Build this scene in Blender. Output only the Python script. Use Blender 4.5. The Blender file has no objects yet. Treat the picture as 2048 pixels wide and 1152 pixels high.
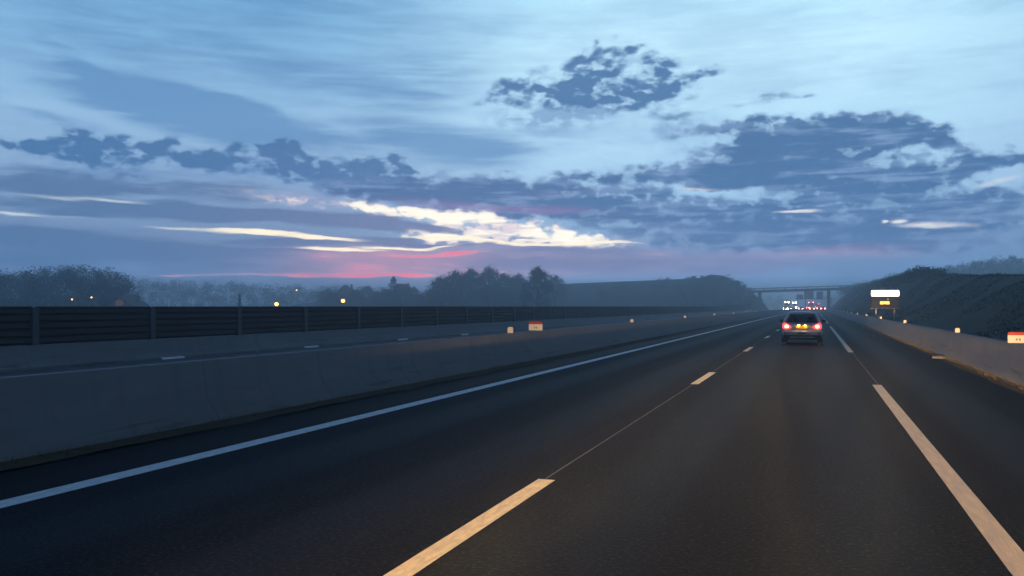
import bpy, bmesh, math, random
from mathutils import Vector, Matrix, noise as mnoise

R = math.radians
C = bpy.context.scene.collection
sc = bpy.context.scene

SKY_STRENGTH, NISHITA_STRENGTH, DIM = 1., .004, .33
HAZE, HAZE_TOP, SUN = .0022, 26.5, .04
MIST = (.06, .11, .2)
KERB = 2.4e7
HSIGN, LOW, UPL, UPR = -1., 9e5, 1.8e6, 1.8e6
# ------------------------------------------------------------------ camera numbers
F, CX, HY, VX, EYE = 1712.0, 1024.0, 613.0, 1629.0, 1.525     # photo pixels (2048 wide)
YAW = math.atan((VX - CX) / F)                                # the road runs along +Y, the view turns left of it

def az_el(x, y):
    dx = x - CX
    return math.degrees(math.atan(dx / F) - YAW), math.degrees(math.atan((HY - y) / math.hypot(F, dx)))

def lin(c):
    return tuple(((v / 255) / 12.92 if v / 255 <= .04045 else ((v / 255 + .055) / 1.055) ** 2.4) for v in c) + (1,)

# ------------------------------------------------------------------ sky
class Graph:
    def __init__(self, nt):
        self.nt = nt
    def n(self, kind, ins=(), **kw):
        nd = self.nt.nodes.new(kind)
        for k, v in kw.items():
            setattr(nd, k, v)
        for k, v in (ins.items() if isinstance(ins, dict) else enumerate(ins)):
            if isinstance(v, bpy.types.NodeSocket):
                self.nt.links.new(v, nd.inputs[k])
            elif v is not None:
                nd.inputs[k].default_value = v
        return nd
    def math(self, op, a, b=None, c=None, clamp=False):
        return self.n('ShaderNodeMath', [a, b, c], operation=op, use_clamp=clamp).outputs[0]
    def vmath(self, op, a, b=None):
        return self.n('ShaderNodeVectorMath', [a, b], operation=op).outputs[0]
    def mix(self, f, a, b):
        nd = self.n('ShaderNodeMix', {}, data_type='RGBA')
        for i, v in ((0, f), (6, a), (7, b)):
            if isinstance(v, bpy.types.NodeSocket):
                self.nt.links.new(v, nd.inputs[i])
            else:
                nd.inputs[i].default_value = v
        return nd.outputs[2]
    def smooth(self, v, lo, hi, a=0., b=1.):
        nd = self.n('ShaderNodeMapRange', [v, lo, hi, a, b], interpolation_type='SMOOTHSTEP')
        return nd.outputs[0]
    def noise(self, vec, scale, detail=5., rough=.55, out=0):
        return self.n('ShaderNodeTexNoise', {'Vector': vec, 'Scale': scale, 'Detail': detail, 'Roughness': rough}, noise_dimensions='2D').outputs[out]
    def ramp(self, f, stops):
        nd = self.n('ShaderNodeValToRGB', [f])
        el = nd.color_ramp.elements
        while len(el) < len(stops):
            el.new(.5)
        for e, (p, c) in zip(el, stops):
            e.position = p
            e.color = lin(c)
        return nd.outputs[0]
    def blobs(self, W, items, grow=1.):
        """sum of soft ellipses on the sky: (x, y, rx, ry[, weight[, tilt]]) where the cloud was seen"""
        acc = 0.
        for it in items:
            x, y, rx, ry = it[:4]
            w = it[4] if len(it) > 4 else 1.
            t = it[5] if len(it) > 5 else 0.
            a, e = az_el(x, y)
            dx = x - CX
            ka = grow * math.degrees(F / (F * F + dx * dx))
            ke = grow * math.degrees(1 / math.hypot(F, dx))
            m = self.n('ShaderNodeMapping', {'Vector': W, 'Location': (a, e, 0), 'Rotation': (0, 0, -R(t)), 'Scale': (rx * ka, ry * ke, 1)}, vector_type='TEXTURE').outputs[0]
            g = self.n('ShaderNodeTexGradient', [m], gradient_type='SPHERICAL').outputs[1]
            acc = self.math('MULTIPLY_ADD', g, w, acc)
        return acc

VEIL = [(230, 60, 520, 170, .55), (190, 160, 170, 30, .5, 33), (340, 188, 290, 26, .7, 7), (430, 240, 360, 56, 1.15, 8), (580, 268, 200, 34, .5, 6),
        (880, 290, 240, 56, 1.2, 7), (640, 15, 330, 100, .5), (860, 130, 260, 120, .4), (90, 238, 170, 14, .45, 9), (1100, 268, 170, 60, .42),
        (560, 130, 260, 40, .3, 10), (1900, 120, 320, 40, .22), (1000, 30, 120, 50, .3), (720, 180, 340, 80, .45), (330, 230, 420, 90, .3), (60, 335, 130, 22, .4), (280, 345, 200, 16, .45), (1790, 215, 240, 14, .3)]
PUFF = [(30, 285, 45, 12), (70, 297, 55, 15), (105, 298, 55, 15), (137, 283, 30, 14, 1, -28), (190, 292, 76, 37, 1.15, 4), (178, 312, 40, 24), (225, 287, 45, 15),
        (298, 308, 62, 17, 1, -33), (340, 281, 22, 9, .9, -32), (318, 292, 26, 14), (372, 310, 40, 17), (345, 322, 40, 14, .7), (398, 322, 46, 15), (462, 287, 42, 14, 1, -10),
        (420, 326, 40, 20), (478, 316, 36, 19), (520, 303, 12, 7), (540, 293, 34, 12, 1, -12), (575, 294, 30, 15, 1, -20), (556, 304, 34, 14), (566, 322, 36, 26),
        (600, 332, 36, 26, .8), (520, 348, 70, 20, .85), (620, 340, 36, 16, .7, -20), (655, 343, 50, 18, .9), (712, 348, 70, 30, 1.1), (777, 320, 30, 10, 1, -14),
        (735, 326, 22, 18, .9), (796, 340, 30, 20, .9, -25), (818, 342, 13, 7), (730, 372, 100, 26, 1.1), (995, 345, 14, 6, .9), (972, 352, 30, 7, .6), (1080, 172, 8, 8),
        (1075, 178, 68, 28), (1020, 173, 30, 12, .9), (985, 188, 22, 8, .9), (970, 203, 30, 7, .9), (1038, 206, 24, 10, .8), (1148, 172, 24, 38, 1.1), (1132, 190, 36, 18, .9),
        (1178, 165, 22, 18), (1182, 208, 40, 18), (1192, 118, 32, 20), (1160, 125, 26, 8, .9, -12), (1197, 92, 7, 9), (1236, 101, 34, 8, 1, -10), (1276, 94, 24, 7, .9, -6),
        (1228, 138, 44, 18, 1, -22), (1210, 152, 26, 12, .9), (1304, 126, 22, 18), (1318, 148, 30, 32), (1345, 140, 20, 20, .6), (1262, 157, 14, 10, .7), (1272, 196, 76, 24, 1.2), (1250, 188, 36, 20, .8),
        (1335, 180, 52, 12, 1, -25), (1380, 164, 44, 8, .9, -14), (1415, 142, 34, 8, 1.1, -4), (1225, 74, 10, 6, .6), (1385, 190, 34, 11, .6, -20), (1352, 233, 46, 11), (1345, 272, 36, 9, .9),
        (1545, 193, 52, 6, .9), (1612, 194, 24, 4, .7), (1478, 213, 56, 5, .6, -5), (1210, 284, 50, 5, .6), (1120, 213, 20, 10, .6), (1088, 214, 24, 10, .5), (1090, 135, 30, 8, .4, -20)]
BANK = [(1475, 254, 130, 20), (1600, 262, 170, 32), (1690, 254, 110, 30), (1765, 264, 90, 34), (1818, 266, 50, 27), (1850, 285, 60, 20), (1890, 270, 28, 22, 1.1), (1925, 300, 56, 22, 1, 20), (1985, 312, 60, 16, .9, 12),
        (2045, 322, 70, 17), (1640, 296, 150, 34), (1550, 285, 100, 20, .8), (1500, 330, 190, 38), (1640, 340, 190, 60, .8), (1440, 348, 200, 26, .8), (1300, 352, 150, 24, .8), (1170, 352, 90, 14, .7),
        (1720, 372, 260, 40, .8), (1900, 345, 160, 26, .8, -8), (1860, 396, 260, 42, .9), (2010, 405, 130, 28, .8), (1950, 432, 170, 26, .6),
        (1100, 402, 380, 28, .9, 3), (1300, 428, 280, 36, .9, 3), (1500, 448, 320, 46, .9), (1720, 452, 300, 40, .8), (1920, 480, 260, 40, .7), (1640, 490, 420, 36, .75), (1380, 478, 200, 22, .6),
        (860, 384, 240, 30, 1.1, 2), (960, 396, 190, 26, 1, 5), (720, 385, 110, 14, .7, 8), (1100, 432, 150, 16, .7, 8), (1040, 370, 160, 22, .5),
        (1800, 318, 100, 16, .12), (1280, 380, 280, 20, .6), (1430, 372, 180, 18, .45), (1500, 300, 130, 22, .7), (1800, 335, 220, 26, .5), (1000, 362, 150, 20, .4), (1890, 304, 50, 9, -.2), (2015, 356, 100, 15, -.9, -8), (1440, 384, 130, 10, -.55, 6), (1330, 376, 90, 8, -.3, 4), (1600, 318, 130, 10, -.3), (1560, 346, 90, 8, -.25), (1575, 275, 70, 5, -.3, 4)]
BAND = [(230, 420, 480, 24), (560, 432, 300, 24, .95, 2), (770, 445, 170, 18, .8, 7), (90, 365, 260, 46, .8), (360, 380, 340, 30, .7), (300, 345, 300, 24, .35), (80, 470, 340, 34, .8), (340, 498, 420, 26, .7), (600, 484, 200, 12, .85), (780, 480, 120, 12, .7, 3),
        (150, 520, 420, 50, .6), (560, 530, 300, 26, .45), (1050, 474, 110, 6, .55, 3), (860, 456, 120, 9, .5, 10), (1000, 525, 330, 26, .6), (1350, 530, 450, 40, .6), (1100, 500, 300, 14, .5), (870, 489, 210, 4, .85, 1), (560, 499, 200, 5, .7)]
GLOW = [(735, 416, 70, 12, 1, 9), (820, 424, 120, 20, 1.1, 9), (910, 440, 140, 28, 1.2, 10), (1010, 452, 150, 30, 1.2, 9), (1110, 470, 130, 22, 1.2, 8), (1190, 480, 120, 13, 1.1, 4), (960, 480, 190, 12, 1.1, 2), (870, 466, 120, 14, .7),
        (620, 405, 120, 12, .4, 5), (520, 390, 170, 22, .35, 5)]
STREAK = [(655, 479, 120, 6, 1.1, 1), (560, 468, 130, 7, .9, 4), (470, 461, 130, 9, .75, 2), (330, 457, 90, 6, .6), (700, 501, 120, 5, 1.05, 1), (800, 496, 110, 5, 1.05), (900, 477, 120, 6, 1.15, 4), (1060, 488, 170, 5, 1.15, 2), (1200, 487, 90, 4, 1), (880, 492, 70, 4, .9, -4),
          (100, 393, 140, 10, .55, 2), (240, 404, 110, 6, .75, 3), (40, 432, 110, 6, .7), (160, 435, 80, 5, .35), (1590, 422, 64, 7, .85, 1), (1400, 378, 90, 7, .45, 6), (1500, 395, 70, 6, .3, 8), (1750, 441, 10, 6, .9), (1780, 440, 30, 6, .8), (1860, 449, 130, 11, .75, 3), (2000, 362, 80, 12, .55, -8), (1900, 415, 14, 5, .3), (700, 400, 40, 6, .3, 8)]
PINK = [(705, 549, 190, 8, 1.1), (800, 552, 100, 4, 1), (570, 551, 120, 5, .5), (440, 551, 130, 4, .5), (345, 551, 70, 3, .4), (690, 533, 66, 14, .75), (735, 538, 60, 10, .4), (895, 511, 110, 8, .8, -4), (800, 514, 90, 7, .75), (935, 504, 70, 6, .8, -3), (650, 513, 80, 12, .5),
        (900, 531, 70, 4, .5), (1310, 506, 80, 4, .45), (1360, 531, 16, 3, .3), (830, 540, 60, 7, .35), (1004, 543, 10, 3, .7), (1120, 546, 160, 3, .3), (960, 520, 120, 10, .3)]
MAUVE = [(840, 520, 420, 62, .75), (1250, 520, 480, 55, .6), (930, 410, 260, 15, .6, 3), (1120, 420, 200, 16, .5, 3), (1640, 505, 320, 22, .35), (1120, 385, 150, 12, .3), (620, 400, 160, 26, .35, 5), (780, 512, 300, 26, .55), (760, 540, 340, 22, .5)]

SOFT = [(1080, 235, 170, 40, .6), (1180, 230, 120, 30, .5), (1350, 260, 130, 40, .5), (480, 340, 260, 36, .7), (150, 320, 200, 26, .5), (900, 350, 160, 26, .6), (250, 350, 260, 26, .5), (1250, 150, 170, 70, .35), (1450, 300, 150, 20, .4), (620, 300, 200, 30, .4)]

def build_sky():
    w = bpy.data.worlds.new("World")
    sc.world = w
    w.use_nodes = True
    nt = w.node_tree
    nt.nodes.clear()
    g = Graph(nt)
    d = g.n('ShaderNodeTexCoord').outputs['Generated']
    s = g.n('ShaderNodeSeparateXYZ', [d]).outputs
    az = g.math('MULTIPLY', g.math('ARCTAN2', s[0], s[1]), 57.29578)
    el = g.math('MULTIPLY', g.math('ARCSINE', s[2]), 57.29578)
    P = g.n('ShaderNodeCombineXYZ', [az, el, 0.]).outputs[0]
    # ragged and soft bends of the sky coordinates
    q = g.vmath('MULTIPLY', P, (1., 1.7, 1.))
    nf = g.noise(q, .62, 3., .5, 1)
    Wf = g.vmath('ADD', P, g.vmath('MULTIPLY', g.vmath('SUBTRACT', nf, (.5, .5, .5)), (2.1, 1.15, 0.)))
    q2 = g.vmath('MULTIPLY', P, (.35, 1.4, 1.))
    ns = g.noise(q2, .45, 4., .5, 1)
    Ws = g.vmath('ADD', P, g.vmath('MULTIPLY', g.vmath('SUBTRACT', ns, (.5, .5, .5)), (3.2, .75, 0.)))
    q3 = g.vmath('MULTIPLY', P, (.35, 3.2, 1.))
    streaky = g.noise(q3, .5, 6., .6)
    puffy = g.noise(q, .9, 5., .52)
    q4 = g.n('ShaderNodeMapping', {'Vector': P, 'Rotation': (0, 0, R(24)), 'Scale': (.75, 1.5, 1.)}).outputs[0]
    wisp = g.noise(q4, 1.25, 4., .52)
    sw = g.smooth(wisp, .26, .7, .35, 1.7)
    sp = g.smooth(puffy, .34, .64, .3, 1.75)
    # clear sky by elevation, brighter towards the right of the sunset
    e01 = g.math('DIVIDE', g.math('ADD', el, 4.), 94., clamp=True)
    left = g.ramp(e01, [(0., (52, 72, 100)), (.045, (76, 104, 142)), (.075, (93, 118, 158)), (.115, (126, 154, 190)), (.165, (148, 186, 219)), (.215, (132, 182, 220)), (.26, (112, 170, 212)), (.45, (84, 128, 190)), (1., (62, 98, 172))])
    right = g.ramp(e01, [(0., (52, 76, 106)), (.045, (76, 106, 148)), (.075, (98, 130, 172)), (.115, (154, 192, 224)), (.165, (180, 220, 244)), (.215, (196, 236, 254)), (.26, (184, 230, 253)), (.45, (92, 140, 204)), (1., (62, 98, 172))])
    col = g.mix(g.smooth(az, -36., -12.), left, right)
    col = g.mix(g.smooth(az, 2., 14., 0., .35), col, left)
    sky = g.n('ShaderNodeTexSky', sky_type='NISHITA', sun_disc=False, sun_elevation=R(1.), sun_rotation=R(-26), altitude=100., air_density=1., dust_density=1.5, ozone_density=2.).outputs[0]
    # faint texture everywhere
    wide = g.noise(g.vmath('MULTIPLY', P, (.16, .6, 1.)), .5, 5., .55)
    col = g.mix(g.smooth(g.math('MULTIPLY_ADD', wide, .7, g.math('MULTIPLY', streaky, .3)), .4, .66, 0., .3), col, lin((112, 150, 194)))
    # thin high veil
    f = g.blobs(Ws, VEIL)
    a = g.smooth(g.math('MULTIPLY', f, g.math('MULTIPLY_ADD', streaky, .5 * 3.2, 1 - .25 * 3.2)), .05, .85, 0., .8)
    col = g.mix(a, col, lin((90, 136, 184)))
    # mauve air low over the sunset
    f = g.blobs(Ws, MAUVE[:2])
    col = g.mix(g.smooth(f, 0., .8, 0., .85), col, lin((150, 136, 168)))
    # cream light where the low sun shines through
    f = g.blobs(Wf, GLOW)
    a = g.smooth(g.math('MULTIPLY', f, g.math('MULTIPLY', sp, g.math('MULTIPLY_ADD', streaky, 2., 0.))), .0, 1.)
    core = g.mix(g.smooth(g.math('MULTIPLY', f, g.math('MULTIPLY_ADD', streaky, 1.8 * 3.2, 1 - .9 * 3.2)), .25, 1.1), lin((216, 204, 212)), lin((255, 248, 232)))
    col = g.mix(a, col, core)
    # long low bands
    f = g.blobs(Ws, BAND)
    a = g.smooth(g.math('MULTIPLY', f, g.math('MULTIPLY_ADD', streaky, .7 * 3.2, 1 - .35 * 3.2)), .1, .6, 0., .88)
    cb = g.mix(g.smooth(az, -45., -20.), lin((78, 110, 152)), lin((102, 116, 158)))
    col = g.mix(a, col, cb)
    # ragged puffs
    Wp = g.vmath('ADD', P, g.vmath('MULTIPLY', g.vmath('SUBTRACT', nf, (.5, .5, .5)), (1.3, .7, 0.)))
    f = g.blobs(Wp, PUFF, 1.75)
    haze_f = g.smooth(g.math('MULTIPLY', g.blobs(Ws, SOFT), sp), -.05, .9, 0., .75)
    col = g.mix(haze_f, col, lin((116, 150, 192)))
    a = g.smooth(g.math('MULTIPLY', f, g.math('MULTIPLY_ADD', sw, .7, .3)), .16, 1.5, 0., .94)
    cp = g.mix(g.smooth(g.math('MULTIPLY', f, sw), .2, 1.5), lin((108, 146, 190)), lin((68, 110, 158)))
    col = g.mix(a, col, cp)
    # the big bank
    f = g.blobs(Wf, BANK, 1.35)
    a = g.smooth(g.math('MULTIPLY', f, g.math('MULTIPLY_ADD', sp, .55, .45)), .12, 1.2, 0., .95)
    t = g.math('ADD', g.math('MULTIPLY', f, g.math('MULTIPLY_ADD', streaky, 1.3 * 3.2, 1 - .65 * 3.2)), g.math('MULTIPLY_ADD', puffy, 1., -.5))
    cc = g.mix(g.smooth(t, .2, 1.75), lin((108, 138, 180)), lin((64, 102, 150)))
    cc = g.mix(g.smooth(el, 7.5, 3., 0., .5), cc, lin((90, 116, 160)))
    col = g.mix(a, col, cc)
    # violet underside and pink evening light
    f = g.blobs(Ws, MAUVE[2:])
    col = g.mix(g.smooth(f, 0., .8, 0., .62), col, g.mix(g.smooth(el, 4.6, 3.8), lin((132, 114, 166)), lin((196, 134, 158))))
    f = g.blobs(Ws, PINK)
    a = g.smooth(g.math('MULTIPLY', f, g.math('MULTIPLY_ADD', streaky, .6 * 3.2, 1 - .3 * 3.2)), .05, 1.05, 0., .85)
    cpk = g.mix(g.smooth(f, .2, 1.1), lin((206, 150, 174)), lin((238, 108, 140)))
    col = g.mix(a, col, cpk)
    # bright slits
    f = g.blobs(Ws, STREAK)
    a = g.smooth(g.math('MULTIPLY', f, g.math('MULTIPLY_ADD', streaky, .5 * 3.2, 1 - .25 * 3.2)), .12, .8)
    cs = g.mix(g.smooth(az, -15., -5.), lin((255, 240, 214)), lin((214, 214, 222)))
    cs = g.mix(g.smooth(az, -43., -36.), lin((190, 202, 208)), cs)
    col = g.mix(a, col, cs)
    # dim the part of the vault nobody looks towards and add a little physical twilight
    v0 = Vector((math.sin(R(-21)), math.cos(R(-21)), .20)).normalized()
    look = g.n('ShaderNodeVectorMath', [d, tuple(v0)], operation='DOT_PRODUCT').outputs[1]
    dusk = g.smooth(look, .35, .8, DIM, 1.)
    # the low sky is seen through the mist: it shines as much brighter as the mist takes away
    path = g.math('DIVIDE', -HAZE * (HAZE_TOP - EYE), g.math('MAXIMUM', s[2], .034))
    T = g.math('EXPONENT', path)
    air = g.n('ShaderNodeVectorMath', {0: MIST, 3: g.math('SUBTRACT', 1., T)}, operation='SCALE').outputs[0]
    col = g.vmath('MAXIMUM', g.vmath('SUBTRACT', col, air), (.01, .02, .04))
    gain = g.math('DIVIDE', 1., g.math('MAXIMUM', T, .2))
    bg = g.n('ShaderNodeBackground', [col, g.math('MULTIPLY', g.math('MULTIPLY', dusk, gain), SKY_STRENGTH)])
    bg2 = g.n('ShaderNodeBackground', [sky, NISHITA_STRENGTH])
    add = g.n('ShaderNodeAddShader', [bg.outputs[0], bg2.outputs[0]])
    out = g.n('ShaderNodeOutputWorld', [add.outputs[0]])
    w.cycles.sampling_method = 'MANUAL'
    w.cycles.sample_map_resolution = 512

build_sky()

cam = bpy.data.cameras.new('camera')
co = bpy.data.objects.new('camera', cam)
C.objects.link(co)
cam.lens = F / 2048 * 36
cam.sensor_width = 36
cam.shift_y = (HY - 576) / 2048
cam.clip_start, cam.clip_end = .1, 8000
co.location = (0, 0, EYE)
co.rotation_euler = (R(90), 0, YAW)
sc.camera = co
sc.view_settings.view_transform = 'Standard'
sc.view_settings.look = 'None'
sc.view_settings.exposure, sc.view_settings.gamma = 0, 1


# ------------------------------------------------------------------ helpers
ST, CT = math.sin(YAW), math.cos(YAW)
rnd = random.Random(7)

def at(x, y, z):
    """point in the place seen at photo pixel (x, y) when it lies z metres ahead of the lens"""
    r, u = (x - CX) / F * z, (HY - y) / F * z
    return Vector((-ST * z + CT * r, CT * z + ST * r, EYE + u))

def interp(t, pts):
    if t <= pts[0][0]:
        return pts[0][1]
    for (a, va), (b, vb) in zip(pts, pts[1:]):
        if t <= b:
            return va + (vb - va) * (t - a) / (b - a)
    return pts[-1][1]

def sstep(t):
    t = min(1., max(0., t))
    return t * t * (3 - 2 * t)

class MB:
    """collects shapes and links them as one mesh object"""
    def __init__(self):
        self.v, self.f, self.m = [], [], []
    def add(self, vs, fs, mi=0):
        o = len(self.v)
        self.v += [tuple(p) for p in vs]
        self.f += [tuple(o + i for i in q) for q in fs]
        self.m += [mi] * len(fs)
        return self
    def box(self, x0, x1, y0, y1, z0, z1, mi=0):
        vs = [(x, y, z) for z in (z0, z1) for y in (y0, y1) for x in (x0, x1)]
        return self.add(vs, [(0, 2, 3, 1), (4, 5, 7, 6), (0, 1, 5, 4), (2, 6, 7, 3), (0, 4, 6, 2), (1, 3, 7, 5)], mi)
    def loft(self, secs, mi=0, cap=True):
        n = len(secs[0])
        vs = [p for s in secs for p in s]
        fs = []
        for i in range(len(secs) - 1):
            for j in range(n):
                k = (j + 1) % n
                fs.append((i * n + j, i * n + k, (i + 1) * n + k, (i + 1) * n + j))
        if cap:
            fs.append(tuple(range(n - 1, -1, -1)))
            fs.append(tuple((len(secs) - 1) * n + j for j in range(n)))
        return self.add(vs, fs, mi)
    def bar(self, a, b, r0, r1=None, n=6, mi=0):
        a, b = Vector(a), Vector(b)
        r1 = r0 if r1 is None else r1
        d = (b - a).normalized()
        u = d.orthogonal().normalized()
        w = d.cross(u)
        ring = lambda c, r: [c + (u * math.cos(2 * math.pi * k / n) + w * math.sin(2 * math.pi * k / n)) * r for k in range(n)]
        return self.loft([ring(a, r0), ring(b, r1)], mi)
    def prism(self, pts, y0, y1, mi=0):
        """outline in x, z pushed along y"""
        return self.loft([[(x, y0, z) for x, z in pts], [(x, y1, z) for x, z in pts]], mi)
    def sweep(self, prof, ys, mi=0):
        """profile in x, z carried along the road"""
        return self.loft([[(x, y, z) for x, z in prof] for y in ys], mi)
    def tuft(self, c, s, up=.0):
        d = Vector((rnd.gauss(0, 1), rnd.gauss(0, 1), rnd.gauss(0, 1) + up)).normalized()
        u = d.orthogonal().normalized()
        a = rnd.random() * 6.28
        u = u * math.cos(a) + d.cross(u) * math.sin(a)
        w = d.cross(u) * rnd.uniform(.35, .8)
        c = Vector(c)
        return self.add([c - u * s, c + w * s, c + u * s, c - w * s * .6], [(0, 1, 2, 3)])
    def mesh(self, name, mats, smooth=False):
        me = bpy.data.meshes.new(name)
        me.from_pydata(self.v, [], self.f)
        for m in (mats if isinstance(mats, (list, tuple)) else [mats]):
            me.materials.append(m)
        if any(self.m):
            me.polygons.foreach_set('material_index', self.m)
        bm = bmesh.new()
        bm.from_mesh(me)
        bmesh.ops.recalc_face_normals(bm, faces=bm.faces)
        bm.to_mesh(me)
        bm.free()
        if smooth:
            me.polygons.foreach_set('use_smooth', [True] * len(me.polygons))
            me.set_sharp_from_angle(angle=R(38))
        return me
    def build(self, name, mats, parent=None, smooth=False, bevel=0.):
        o = bpy.data.objects.new(name, self.mesh(name, mats, smooth))
        C.objects.link(o)
        if parent:
            o.parent = parent
        if bevel:
            b = o.modifiers.new('bevel', 'BEVEL')
            b.width, b.segments, b.limit_method, b.angle_limit = bevel, 2, 'ANGLE', R(35)
        return o

def tag(o, label=None, cat=None, group=None, kind=None):
    for k, v in (('label', label), ('category', cat), ('group', group), ('kind', kind)):
        if v:
            o[k] = v
    return o

def thing(name, loc, label, cat, group=None, rz=0.):
    o = bpy.data.objects.new(name, None)
    C.objects.link(o)
    o.location, o.rotation_euler = loc, (0, 0, rz)
    o.empty_display_size = .3
    return tag(o, label, cat, group)

def copy_tree(o, parent=None):
    c = o.copy()
    C.objects.link(c)
    if parent:
        c.parent = parent
    for ch in [k for k in bpy.data.objects if k.parent == o and k.name in kids_of(o)]:
        copy_tree(ch, c)
    return c

def kids_of(o):
    return {k.name for k in o.children}

def mat(name, col, rough=.7, metal=0., vary=0., scale=3., bump=0., bscale=60., stretch=(1, 1, 1), emit=None, power=0., spec=.5, col2=None):
    m = bpy.data.materials.new(name)
    m.use_nodes = True
    g = Graph(m.node_tree)
    p = m.node_tree.nodes['Principled BSDF']
    p.inputs['Base Color'].default_value = (*col, 1)
    p.inputs['Roughness'].default_value = rough
    p.inputs['Metallic'].default_value = metal
    p.inputs['Specular IOR Level'].default_value = spec
    if vary or bump:
        tc = g.n('ShaderNodeTexCoord').outputs['Object']
        tc = g.vmath('MULTIPLY', tc, stretch)
        if vary:
            n = g.n('ShaderNodeTexNoise', {'Vector': tc, 'Scale': scale, 'Detail': 6., 'Roughness': .62}).outputs[0]
            n = g.smooth(n, .3, .7)
            lo = tuple(c * (1 - vary) for c in col) if col2 is None else col2
            hi = tuple(min(1, c * (1 + vary)) for c in col)
            g.nt.links.new(g.mix(n, (*lo, 1), (*hi, 1)), p.inputs['Base Color'])
            g.nt.links.new(g.smooth(n, 0, 1, max(0, rough - .12), min(1, rough + .1)), p.inputs['Roughness'])
        if bump:
            n = g.n('ShaderNodeTexNoise', {'Vector': tc, 'Scale': bscale, 'Detail': 4.}).outputs[0]
            b = g.n('ShaderNodeBump', {'Strength': bump, 'Distance': .02, 'Height': n})
            g.nt.links.new(b.outputs[0], p.inputs['Normal'])
    if emit:
        p.inputs['Emission Color'].default_value = (*emit, 1)
        p.inputs['Emission Strength'].default_value = power
    return m

M = {}
M['ground'] = mat('field_grass', (.022, .028, .018), .95, vary=.45, scale=.25, bump=.5, bscale=3, spec=.1)
M['verge'] = mat('dry_verge', (.06, .045, .026), .95, vary=.5, scale=6, bump=.8, bscale=25, spec=.1, col2=(.05, .045, .025))
M['far_road'] = mat('pale_asphalt', (.075, .078, .082), .75, vary=.15, scale=1.5, bump=.3, bscale=80)
M['concrete'] = mat('barrier_concrete', (.155, .158, .166), .85, vary=.2, scale=1.1, bump=.25, bscale=30, stretch=(1, .35, 1.6))
def concrete():
    m = M['concrete']
    g = Graph(m.node_tree)
    p = m.node_tree.nodes['Principled BSDF']
    base = p.inputs['Base Color'].links[0].from_socket
    tc = g.n('ShaderNodeTexCoord').outputs['Object']
    st = g.n('ShaderNodeTexNoise', {'Vector': g.vmath('MULTIPLY', tc, (.5, 2.2, .22)), 'Scale': 1.6, 'Detail': 6., 'Roughness': .65}).outputs[0]
    c = g.mix(g.smooth(st, .5, .68, 0., .25), base, (.075, .075, .08, 1))
    s_ = g.n('ShaderNodeSeparateXYZ', [tc]).outputs
    joint = g.math('ABSOLUTE', g.math('SUBTRACT', g.math('FRACT', g.math('DIVIDE', s_[1], 6.2)), .5))
    c = g.mix(g.smooth(joint, .0022, .0008, 0., .4), c, (.03, .03, .032, 1))
    scuff = g.n('ShaderNodeTexNoise', {'Vector': g.vmath('MULTIPLY', tc, (1., .5, 9.)), 'Scale': 1.1, 'Detail': 5.}).outputs[0]
    c = g.mix(g.math('MULTIPLY', g.smooth(scuff, .58, .68, 0., .5), g.smooth(s_[2], .5, .2)), c, (.05, .05, .052, 1))
    g.nt.links.new(c, p.inputs['Base Color'])
concrete()
M['screen'] = mat('dark_timber', (.030, .022, .022), .8, vary=.4, scale=2., bump=.3, bscale=30, stretch=(1, .2, 4))
M['post'] = mat('galvanised_post', (.055, .062, .075), .6, vary=.2, scale=3, metal=.2)
M['white_paint'] = mat('worn_white_paint', (.70, .69, .66), .7, vary=.12, scale=24, bump=.3, bscale=90, col2=(.52, .52, .50), stretch=(1, .25, 1))
M['lane_paint'] = mat('aged_cream_paint', (.88, .70, .40), .7, vary=.1, scale=24, bump=.3, bscale=90, col2=(.70, .54, .29), stretch=(1, .25, 1))  # worn white paint with the warm headlamp light put into its base colour
M['tan_paint'] = mat('dirty_tan_paint', (.47, .39, .28), .7, vary=.14, scale=18, bump=.3, bscale=90, col2=(.38, .31, .22), stretch=(1, .15, 1))  # white line as well, its tan base colour has the headlamp glow painted in
M['joint'] = mat('pale_joint', (.16, .15, .13), .9, vary=.4, scale=2)
M['reflector'] = mat('reflective_white', (.86, .83, .76), .45)
M['red_plate'] = mat('red_plate', (.55, .05, .02), .5)
M['dark'] = mat('black_plastic', (.015, .015, .017), .6)
M['rubber'] = mat('tyre_rubber', (.018, .018, .02), .85)
M['rim'] = mat('rim_alloy', (.35, .35, .37), .4, metal=.8)
M['silver'] = mat('silver_paint', (.50, .50, .53), .35, metal=.2, vary=.04, scale=3)
M['grey_trim'] = mat('grey_bumper_plastic', (.06, .06, .065), .55)
M['seat'] = mat('dark_seat_fabric', (.03, .03, .035), .9)
M['plate'] = mat('yellow_number_plate', (.75, .42, .02), .5)
M['steel'] = mat('grey_steel', (.16, .17, .18), .5, metal=.4, vary=.15)
M['bridge'] = mat('bridge_concrete', (.04, .04, .045), .85, vary=.25, scale=.7)
M['bark'] = mat('bark', (.035, .03, .025), .95, vary=.3, scale=4)
M['leaf'] = mat('dull_foliage', (.020, .025, .020), .9, vary=.4, scale=.4, spec=.1)
M['conifer'] = mat('conifer_needles', (.025, .04, .025), .9, vary=.3, scale=.6, spec=.1)
M['scrub'] = mat('hillside_scrub', (.014, .019, .017), .95, vary=.5, scale=.2, spec=.1)
M['hedge'] = mat('brown_scrub', (.024, .023, .024), .95, vary=.4, scale=.2, spec=.1)
M['dry_grass'] = mat('straw_grass', (.09, .068, .034), .9, vary=.4, scale=3, spec=.1)
M['plaster'] = mat('house_plaster', (.10, .095, .09), .9, vary=.1)
M['tiles'] = mat('roof_tiles', (.07, .045, .04), .85, vary=.3, scale=2)
M['window_dark'] = mat('dark_window', (.02, .022, .028), .15)
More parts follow.
